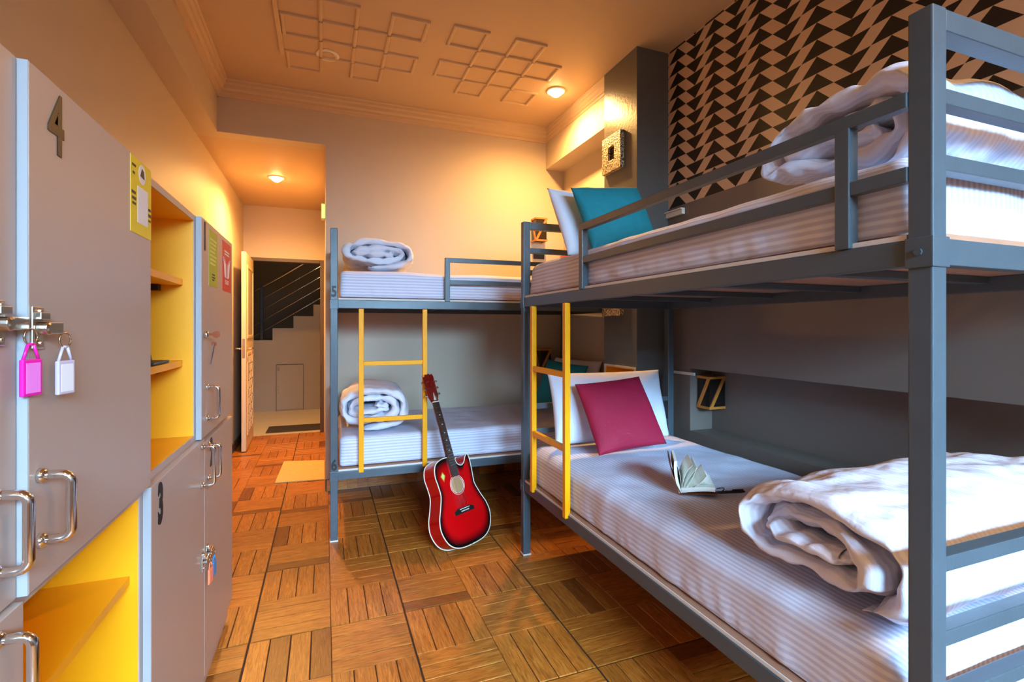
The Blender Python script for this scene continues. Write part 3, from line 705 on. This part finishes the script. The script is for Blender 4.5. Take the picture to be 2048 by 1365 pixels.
soft_box('mattress', 1.84, .87, .175, .035, 'white striped mattress on the lower bunk behind the guitar', 'mattress', LB(.97, .48, .411), R(-.8), seed=2)
soft_box('mattress', 1.855, .915, .165, .045, 'white striped mattress on the upper bunk beside the mural', 'mattress', (1.487, 1.526, 1.402), R(-90), seed=3)
soft_box('mattress', 1.855, .915, .185, .06, 'white striped mattress on the lower bunk with the open book', 'mattress', (1.484, 1.526, .411), R(-90), seed=4)

def pillow(name, w, h, t, mat, label, cat, mtx, seed=0, group=None, bow=.05, wr=.012, flange=0, stripes=False):
    n = 34; verts, faces, uvs = [], [], []
    def edge(c): return c
    for side in (1, -1):
        base = len(verts)
        for i in range(n+1):
            for j in range(n+1):
                u, v = -1+2*i/n, -1+2*j/n
                uu, vv = sin(u*pi/2)*.35+u*.65, sin(v*pi/2)*.35+v*.65
                x = w/2*uu*(1-bow*(1-vv*vv)); y = h/2*vv*(1-bow*(1-uu*uu))
                f = max(0, (1-abs(uu)**2.6))*max(0, (1-abs(vv)**2.6))
                z = side*t/2*(f**.5)
                s = Vector((x*6+seed*5, y*6, side*2.))
                z += (noise.noise(s)*.6+noise.noise(s*2.3)*.4)*wr*(.25+.75*f**.5)
                verts.append((x, y, z)); uvs.append((x, y))
        for i in range(n):
            for j in range(n):
                a = base+i*(n+1)+j; q = (a, a+n+1, a+n+2, a+1); faces.append(q if side > 0 else q[::-1])
    o = mesh_obj(name, verts, faces, mat, None, True, uvs)
    bm = bmesh.new(); bm.from_mesh(o.data)
    bd = [v for v in bm.verts if any(len(e.link_faces) == 1 for e in v.link_edges)]
    bmesh.ops.remove_doubles(bm, verts=bd, dist=.006); bm.to_mesh(o.data); bm.free()
    o.matrix_world = mtx
    return tag(o, label, cat, group)
def lean(c, facing, tilt, roll=0):
    # pillow standing: local y up, local z towards 'facing' (degrees), tilted back
    return Matrix.Translation(c) @ Matrix.Rotation(R(facing+90), 4, 'Z') @ Matrix.Rotation(R(90-tilt), 4, 'X') @ Matrix.Rotation(R(roll), 4, 'Z')
pillow('pillow', .70, .38, .14, 'white_pillow', 'large white pillow leaning behind the fuchsia cushion', 'pillow', lean((1.465, 2.345, .80), -92, 16), 1, bow=.03, wr=.022)
pillow('cushion', .385, .38, .11, 'fuchsia', 'square fuchsia velvet cushion leaning on a white pillow', 'cushion', lean((1.40, 2.145, .792), -94, 33, 5), 2, bow=.03)
pillow('pillow', .62, .40, .14, 'white_pillow', 'white pillow on the upper bunk beside the teal cushion', 'pillow', lean((1.39, 2.31, 1.765), -76, 24), 3)
pillow('cushion', .40, .36, .13, 'teal', 'teal velvet cushion on the upper bunk beside the mural', 'cushion', lean((1.345, 2.10, 1.77), -90, 22, 7), 4)
pillow('cushion', .38, .38, .12, 'teal', 'teal velvet cushion on the lower bunk behind the yellow ladder', 'cushion', lean((1.66, 3.36, .79), -150, 24, -6), 5)
pillow('pillow', .6, .40, .13, 'white_pillow', 'white pillow on the lower bunk behind the teal cushion', 'pillow', lean((1.83, 3.52, .79), 190, 22), 6)
pillow('cushion', .30, .28, .10, 'red_fabric', 'red cushion at the far end of the upper bunk by the back wall', 'cushion', lean((1.74, 3.42, 1.70), 190, 35), 7)

def duvet_roll(label, a, b, length, turns, th, mtx, seed=0, mat='white_duvet', start=-100, amp=1.0, group=None):
    # flattened spiral in local x-z, axis along local y, resting on z = 0
    NT, NW = int(64*turns), 46
    verts, faces, uvs = [], [], []
    def curve(t):
        th_ = R(start)+2*pi*turns*t
        k = turns*t*th
        aa, bb = max(a-th*.5-k, .03), max(b-th*.5-k*.92, .006)
        c, s = cos(th_), sin(th_)
        e = .8
        return Vector((aa*math.copysign(abs(c)**e, c), 0, bb*math.copysign(abs(s)**e, s)))
    ring = []
    for i in range(NT+1):
        t = i/NT; p = curve(t); d = (curve(min(1, t+.002))-curve(max(0, t-.002)))
        d = d.normalized() if d.length > 0 else Vector((1, 0, 0)); n = Vector((d.z, 0, -d.x)); ring.append((p, n))
    cap = 5
    def prof(i, side):
        f = 1.0; t = i/NT
        if t < .015: f = (t/.015)**.5
        if t > .985: f = ((1-t)/.015)**.5
        return f*side
    idx = {}
    for j in range(NW+1):
        w = -1+2*j/NW; ww = math.copysign(1-(1-abs(w))**1.6, w) if False else w
        y = ww*length/2
        fw = (1-abs(ww)**18)**.5*.5+.5
        for i in range(NT+1):
            p, n = ring[i]
            for si, side in enumerate((1, -1)):
                h = th*.5*.97*fw*prof(i, side)
                v = Vector((p.x, y, p.z))+n*h
                s = Vector((v.x*7+seed*9, y*5, v.z*7))
                v += Vector((noise.noise(s+Vector((3, 0, 0))), .8*noise.noise(s+Vector((0, 7, 0))), noise.noise(s+Vector((0, 0, 5)))*.7))*.012*amp
                s2 = Vector((v.x*22+seed, y*14, v.z*22)); fold = (1-abs(noise.noise(s2)))**3; cr = (1-abs(noise.noise(Vector((v.x*9+seed*2, y*6, v.z*9)))))**4
                v += n*side*((fold-.5)*.010*amp*(.4+.6*abs(ww)) - cr*.011*amp*(.3+.7*abs(ww)**2))
                # layers end at slightly different places
                v.y += math.copysign(1, ww)*abs(ww)**6*.05*noise.noise(Vector((i*.035+seed*4, 0, ww)))*amp
                idx[(i, j, si)] = len(verts); verts.append(v); uvs.append((i/NT*turns*2*pi*(a+b)/2, y))
    for j in range(NW):
        for i in range(NT):
            faces.append((idx[i,j,0], idx[i+1,j,0], idx[i+1,j+1,0], idx[i,j+1,0]))
            faces.append((idx[i,j,1], idx[i,j+1,1], idx[i+1,j+1,1], idx[i+1,j,1]))
        for i in (0, NT): faces.append((idx[i,j,0], idx[i,j+1,0], idx[i,j+1,1], idx[i,j,1]))
    for i in range(NT):
        for j in (0, NW): faces.append((idx[i,j,0], idx[i,j,1], idx[i+1,j,1], idx[i+1,j,0]))
    zmin = sorted(v.z for v in verts)[20]
    verts = [(v.x, v.y, max(v.z-zmin, 0)) for v in verts]
    o = mesh_obj('rolled_duvet', verts, faces, mat, None, True, uvs)
    bm = bmesh.new(); bm.from_mesh(o.data); bmesh.ops.recalc_face_normals(bm, faces=bm.faces); bm.to_mesh(o.data); bm.free()
    sm = o.modifiers.new('smooth', 'SUBSURF'); sm.levels = 1; sm.render_levels = 1
    o.matrix_world = mtx
    return tag(o, label, 'duvet', group)
duvet_roll('rolled white duvet on the upper bunk by the back wall', .25, .118, .62, 2.2, .05, Matrix.Translation((.325, 3.44, 1.575)) @ Matrix.Rotation(R(-5), 4, 'Z'), 1, amp=1.35)
duvet_roll('rolled white duvet on the lower bunk behind the ladder marked 6', .235, .15, .62, 2.5, .052, Matrix.Translation((.29, 3.42, .592)) @ Matrix.Rotation(R(-4), 4, 'Z'), 2, amp=1.35)
duvet_roll('large rolled white duvet with striped cover on the lower bunk near the open book', .252, .148, .91, 2.25, .06, Matrix.Translation((1.53, .868, .598)) @ Matrix.Rotation(R(-88), 4, 'Z'), 3, 'duvet_stripe', amp=1.9, start=-60)
duvet_roll('large rolled white duvet on the upper bunk beside the mural', .262, .142, .80, 2.2, .062, Matrix.Translation((1.57, .872, 1.575)) @ Matrix.Rotation(R(-90), 4, 'Z'), 4, 'duvet_stripe', amp=1.9, start=-70)

# ------------------------------------------------------------------ guitar
def catmull(pts, n=6, closed=True):
    out = []; m = len(pts)
    for i in range(m):
        p0, p1, p2, p3 = (Vector(pts[(i+k-1) % m]) for k in range(4))
        for k in range(n):
            t = k/n; out.append(.5*((2*p1)+(p2-p0)*t+(2*p0-5*p1+4*p2-p3)*t*t+(3*p1-p0-3*p2+p3)*t**3))
    return out
gup = Vector((-.185, .315, .90)).normalized()
gn = Vector((.50, -.84, .25)); gn = (gn-gup*gn.dot(gup)).normalized(); gx = gup.cross(gn)
GM = Matrix(((gx.x, gup.x, gn.x, 0), (gx.y, gup.y, gn.y, 0), (gx.z, gup.z, gn.z, 0), (0, 0, 0, 1)))
outline = catmull([(0, 0), (-.10, .008), (-.165, .045), (-.198, .115), (-.193, .18), (-.163, .245), (-.140, .305), (-.141, .36), (-.146, .42), (-.125, .475), (-.075, .498), (-.02, .500), (.028, .492), (.040, .455), (.068, .436), (.098, .448), (.120, .478), (.142, .490), (.150, .455), (.145, .39), (.138, .33), (.140, .305), (.163, .245), (.193, .18), (.198, .115), (.165, .045), (.10, .008)], 5)
TH = .098
zmin = min((GM @ Vector((p.x, p.y, z))).z for p in outline for z in (0, -TH))
gt = thing('guitar', 'red sunburst acoustic cutaway guitar leaning on the lower bunk rail', 'guitar', (0, 0, 0))
gt.matrix_world = Matrix.Translation(Vector((.765, 2.625, -zmin*.965+.001))) @ GM @ Matrix.Scale(.965, 4)
n = len(outline)
sides = MB(); 
for z in (-TH, -.001): sides.v += [(p.x, p.y, z) for p in outline]
for k in range(n): sides.f.append((k, (k+1) % n, n+(k+1) % n, n+k))
sides.f.append(tuple(range(n))); sides.f.append(tuple(n+k for k in range(n)))
sides.build('body', 'guitar_red', gt, smooth=False)
rings = [(1, 1), (.955, 1), (.90, .8), (.84, .45), (.76, .1), (.5, 0), (.2, 0)]
cx, cyy = 0, .25
tv, tf, tb = [], [], []
for s, bval in rings:
    for p in outline: tv.append((cx+(p.x-cx)*s, cyy+(p.y-cyy)*s, 0)); tb.append(bval)
for r in range(len(rings)-1):
    for k in range(n): tf.append((r*n+k, r*n+(k+1) % n, (r+1)*n+(k+1) % n, (r+1)*n+k))
tf.append(tuple((len(rings)-1)*n+k for k in range(n)))
top = mesh_obj('soundboard', tv, tf, 'burst', gt, smooth=False)
at = top.data.attributes.new('burst', 'FLOAT', 'POINT'); at.data.foreach_set('value', tb)
for z in (-.001, -TH+.001):
    MB().tube([(p.x*1.004, (p.y-.25)*1.004+.25, z) for p in outline]+[(outline[0].x*1.004, (outline[0].y-.25)*1.004+.25, z)], .0032, 6).build('binding', 'ivory', gt, smooth=True)
SH = (0, .335)
sh = MB().lathe([(.045, .0), (.045, .0012)], (SH[0], SH[1], 0), 'z', 28).build('soundhole', 'spruce', gt)
for r_ in (.047, .055): MB().tube([(SH[0]+r_*cos(a), SH[1]+r_*sin(a), .001) for a in [k*2*pi/32 for k in range(33)]], .0016, 6).build('rosette', 'ivory', sh, smooth=True)
fb = MB().quadbox([(-.027, .385, 0), (.027, .385, 0), (.021, .84, 0), (-.021, .84, 0), (-.027, .385, .008), (.027, .385, .008), (.021, .84, .008), (-.021, .84, .008)]).build('fretboard', 'fretboard', gt, bevel=.001)
y = .84; sclen = .62; fy = []
for k in range(1, 18): fy.append(.84-(sclen-sclen/2**(k/12)))
for f_ in fy:
    if f_ > .39: MB().box(-.024, .024, f_-.0008, f_+.0008, .008, .0092).build('fret', 'chrome', fb)
for k in (3, 5, 7, 9, 12):
    yy = (fy[k-2]+fy[k-1])/2; MB().lathe([(.004, .008), (.004, .0088)], (0, yy, 0), 'z', 10).build('inlay_dot', 'ivory', fb)
nk = MB(); sect = lambda w, d: [(w*cos(a), -d*sin(a)) for a in [k*pi/8 for k in range(9)]]
for yv, w, d_ in ((.47, .027, .05), (.52, .026, .024), (.84, .021, .02)):
    nk.v += [(x_, yv, z_) for x_, z_ in sect(w, d_)]
for r in range(2):
    for k in range(8): nk.f.append((r*9+k, r*9+k+1, (r+1)*9+k+1, (r+1)*9+k))
    nk.f.append((r*9, (r+1)*9, (r+1)*9+8, r*9+8))
nk.f.append(tuple(range(9))); nk.f.append(tuple(18+k for k in range(9)))
nk.build('neck', 'guitar_neck', gt, smooth=False)
hs_pts = [(-.021, .843), (.021, .843), (.034, .875), (.036, 1.005), (.026, 1.02), (.012, 1.014), (0, 1.024), (-.012, 1.014), (-.026, 1.02), (-.036, 1.005), (-.034, .875)]
hs = MB().prism(hs_pts, 'z', -.014, .004).build('headstock', 'guitar_neck', gt, bevel=.0015)
MB().prism([(-.010, .852), (.010, .852), (.0, .90)], 'z', .004, .005).build('truss_cover', 'ivory', hs)
MB().box(-.022, .022, .838, .844, 0, .011).build('nut', 'ivory', gt)
for sx_ in (-1, 1):
    for yv in (.89, .93, .97):
        MB().lathe([(.0045, .004), (.0045, .012)], (sx_*.022, yv, 0), 'z', 10).tube([(sx_*.03, yv, -.008), (sx_*.046, yv, -.008)], .002, 6).lathe([(.0035, sx_*.046), (.008, sx_*.05), (.008, sx_*.058)], (0, yv, -.008), 'x', 8).build('tuner', 'chrome', hs)
br = MB().prism([(-.075, .175), (.075, .175), (.075, .196), (.045, .206), (-.045, .206), (-.075, .196)], 'z', 0, .009).build('bridge', 'black', gt, bevel=.002)
MB().box(-.038, .038, .198, .2015, .009, .0125).build('saddle', 'ivory', br)
for k in range(6):
    xx = -.027+k*.0108
    MB().lathe([(.003, .009), (.0035, .0125)], (xx, .187, 0), 'z', 8).build('bridge_pin', 'ivory', br)
    MB().tube([(xx, .19, .012), (xx*.66, .84, .0125), (xx*.8, .90+.03*(k % 3), .010)], .0007, 4).build('string', 'chrome', gt)
MB().prism([(-.110, .405), (-.088, .43), (-.072, .405), (-.092, .372)], 'z', .0003, .0009).build('decal', 'lamp_wood', gt)
MB().prism([(-.104, .405), (-.089, .422), (-.079, .405), (-.092, .382)], 'z', .0009, .0013).build('decal', 'print_lime', gt)

# ------------------------------------------------------------------ wall lamps with Z braces, frames, trims
def z_lamp(locn, rotz, label, w=.11, h=.2, d=.11):
    t = thing('wall_lamp', label, 'wall lamp', locn, rotz)     # local -y faces out, back at y = 0
    box('glass_box', 'lamp_glass', (-w/2+.006, w/2-.006, -d+.006, 0, .006, h-.006), t)
    for face in range(3):
        m = MB(); s = .014
        if face == 0: m.box(-w/2, w/2, -d, -d+.007, 0, s).box(-w/2, w/2, -d, -d+.007, h-s, h).quadbox([(-w/2, -d, s), (-w/2+.022, -d, s), (-w/2+.022, -d+.006, s), (-w/2, -d+.006, s), (w/2-.022, -d, h-s), (w/2, -d, h-s), (w/2, -d+.006, h-s), (w/2-.022, -d+.006, h-s)])
        else:
            x0 = -w/2 if face == 1 else w/2-.007; x1 = x0+.007
            m.box(x0, x1, -d+.007, 0, 0, s).box(x0, x1, -d+.007, 0, h-s, h).quadbox([(x0, -d+.007, s), (x1, -d+.007, s), (x1, -d+.029, s), (x0, -d+.029, s), (x0, -.022, h-s), (x1, -.022, h-s), (x1, 0, h-s), (x0, 0, h-s)])
        m.build('z_brace', 'lamp_wood', t)
    return t
z_lamp((1.735, YB, 1.97), 0, 'wooden box wall lamp with Z braces high on the back wall')
z_lamp((1.775, YB, .845), 0, 'wooden box wall lamp with Z braces low on the back wall behind the ladder')
z_lamp((NX, 2.318, .752), R(-90), 'dark box wall lamp with Z braces in the long wall recess', w=.105, h=.19, d=.12)
o = thing('wall_socket', 'black wall socket plate under the upper wall lamp', 'socket', (1.755, YB, 1.83)); box('plate', 'black', (-.05, .05, -.012, 0, 0, .06), o, bevel=.003); box('switch', 'number', (-.03, -.005, -.016, -.012, .015, .045), o, bevel=.002)
def frame(z0, z1, label):
    y0, y1 = 2.712, 2.935
    t = thing('wall_frame', label, 'picture frame', (XP, (y0+y1)/2, z0)); b = (y1-y0)/2; h = z1-z0; q = .075
    MB().box(-.03, 0, -b, b, 0, q).box(-.03, 0, -b, b, h-q, h).box(-.03, 0, -b, -b+q, q, h-q).box(-.03, 0, b-q, b, q, h-q).build('mosaic_border', 'mosaic', t, bevel=.002)
    box('dark_centre', 'lamp_glass', (-.012, 0, -b+q, b-q, q, h-q), t)
frame(2.262, 2.502, 'square mosaic frame with dark centre on the pillar above the upper bunk')
frame(1.305, 1.545, 'square mosaic frame on the pillar below the upper bunk rail')
tag(MB().box(XR-.022, XR, 2.42, PY0-.001, 1.915, 1.945).box(XR-.032, XR, 2.42, PY0-.001, 1.945, 1.953).build('wall_ledge', 'white_trim', bevel=.002), 'short white moulded ledge where the mural meets the pillar', 'ledge')
tag(MB().box(XR-.012, XR, 2.33, 2.56, .945, .962).build('cable_duct', 'white_trim', bevel=.002), 'short white cable duct beside the recess lamp', 'cable duct')

# ------------------------------------------------------------------ open book and pen
bk = thing('open_book', 'small open notebook with fanned pages on the lower mattress', 'book', (1.30, 1.575, .602), R(-35))
# local x = across the covers, y along the spine
def leaf_(ang, w, bend, y0, y1):
    pts = []
    for k in range(7):
        t = k/6; a = ang+bend*t*t; pts.append((t*w*cos(a), t*w*sin(a)))
    return pts
def sheet(name, ang, w, bend, th, mat, y0=-.085, y1=.085, z=.006):
    p = leaf_(ang, w, bend, y0, y1); m = MB()
    nrm = lambda k: Vector((-(p[min(k+1, 6)][1]-p[max(k-1, 0)][1]), p[min(k+1, 6)][0]-p[max(k-1, 0)][0])).normalized()
    poly = [(x_, z_+z) for x_, z_ in p]+[(p[k][0]+nrm(k).x*th, p[k][1]+nrm(k).y*th+z) for k in reversed(range(7))]
    m.prism(poly, 'y', y0, y1); return m.build(name, mat, bk)
sheet('cover', R(4), .125, 0, .003, 'book_cover', -.088, .088, .001)
sheet('cover', R(118), .125, R(-10), .003, 'book_cover', -.088, .088, .001)
MB().box(-.004, .012, -.088, .088, 0, .005).build('spine', 'book_cover', bk)
sheet('page_block', R(10), .118, R(-4), .016, 'book_page')
sheet('page_block', R(106), .118, R(-8), .010, 'book_page')
for a, bd_ in ((26, 12), (38, -16), (52, 10), (66, -6), (84, -14), (92, 8)): sheet('page', R(a), .112, R(bd_), .0008, 'book_page')
MB().tube([(.12, -.06, .01)]+[(.135+.022*sin(k*pi/5), -.06+.012*k-.0, .006+.012*sin(k*pi/5)) for k in range(6)], .0018, 6).build('elastic_loop', 'black', bk, smooth=True)
pn = thing('pen', 'black pen lying on the lower mattress beside the notebook', 'pen', (1.418, 1.445, .610), R(-14))
MB().lathe([(.0012, -.066), (.0045, -.05), (.0055, -.03), (.0055, .05), (.0045, .06), (.003, .064)], axis='x', n=12).build('barrel', 'black', pn, smooth=True)
MB().box(.015, .058, -.0015, .0015, .0055, .009).build('clip', 'black', pn)
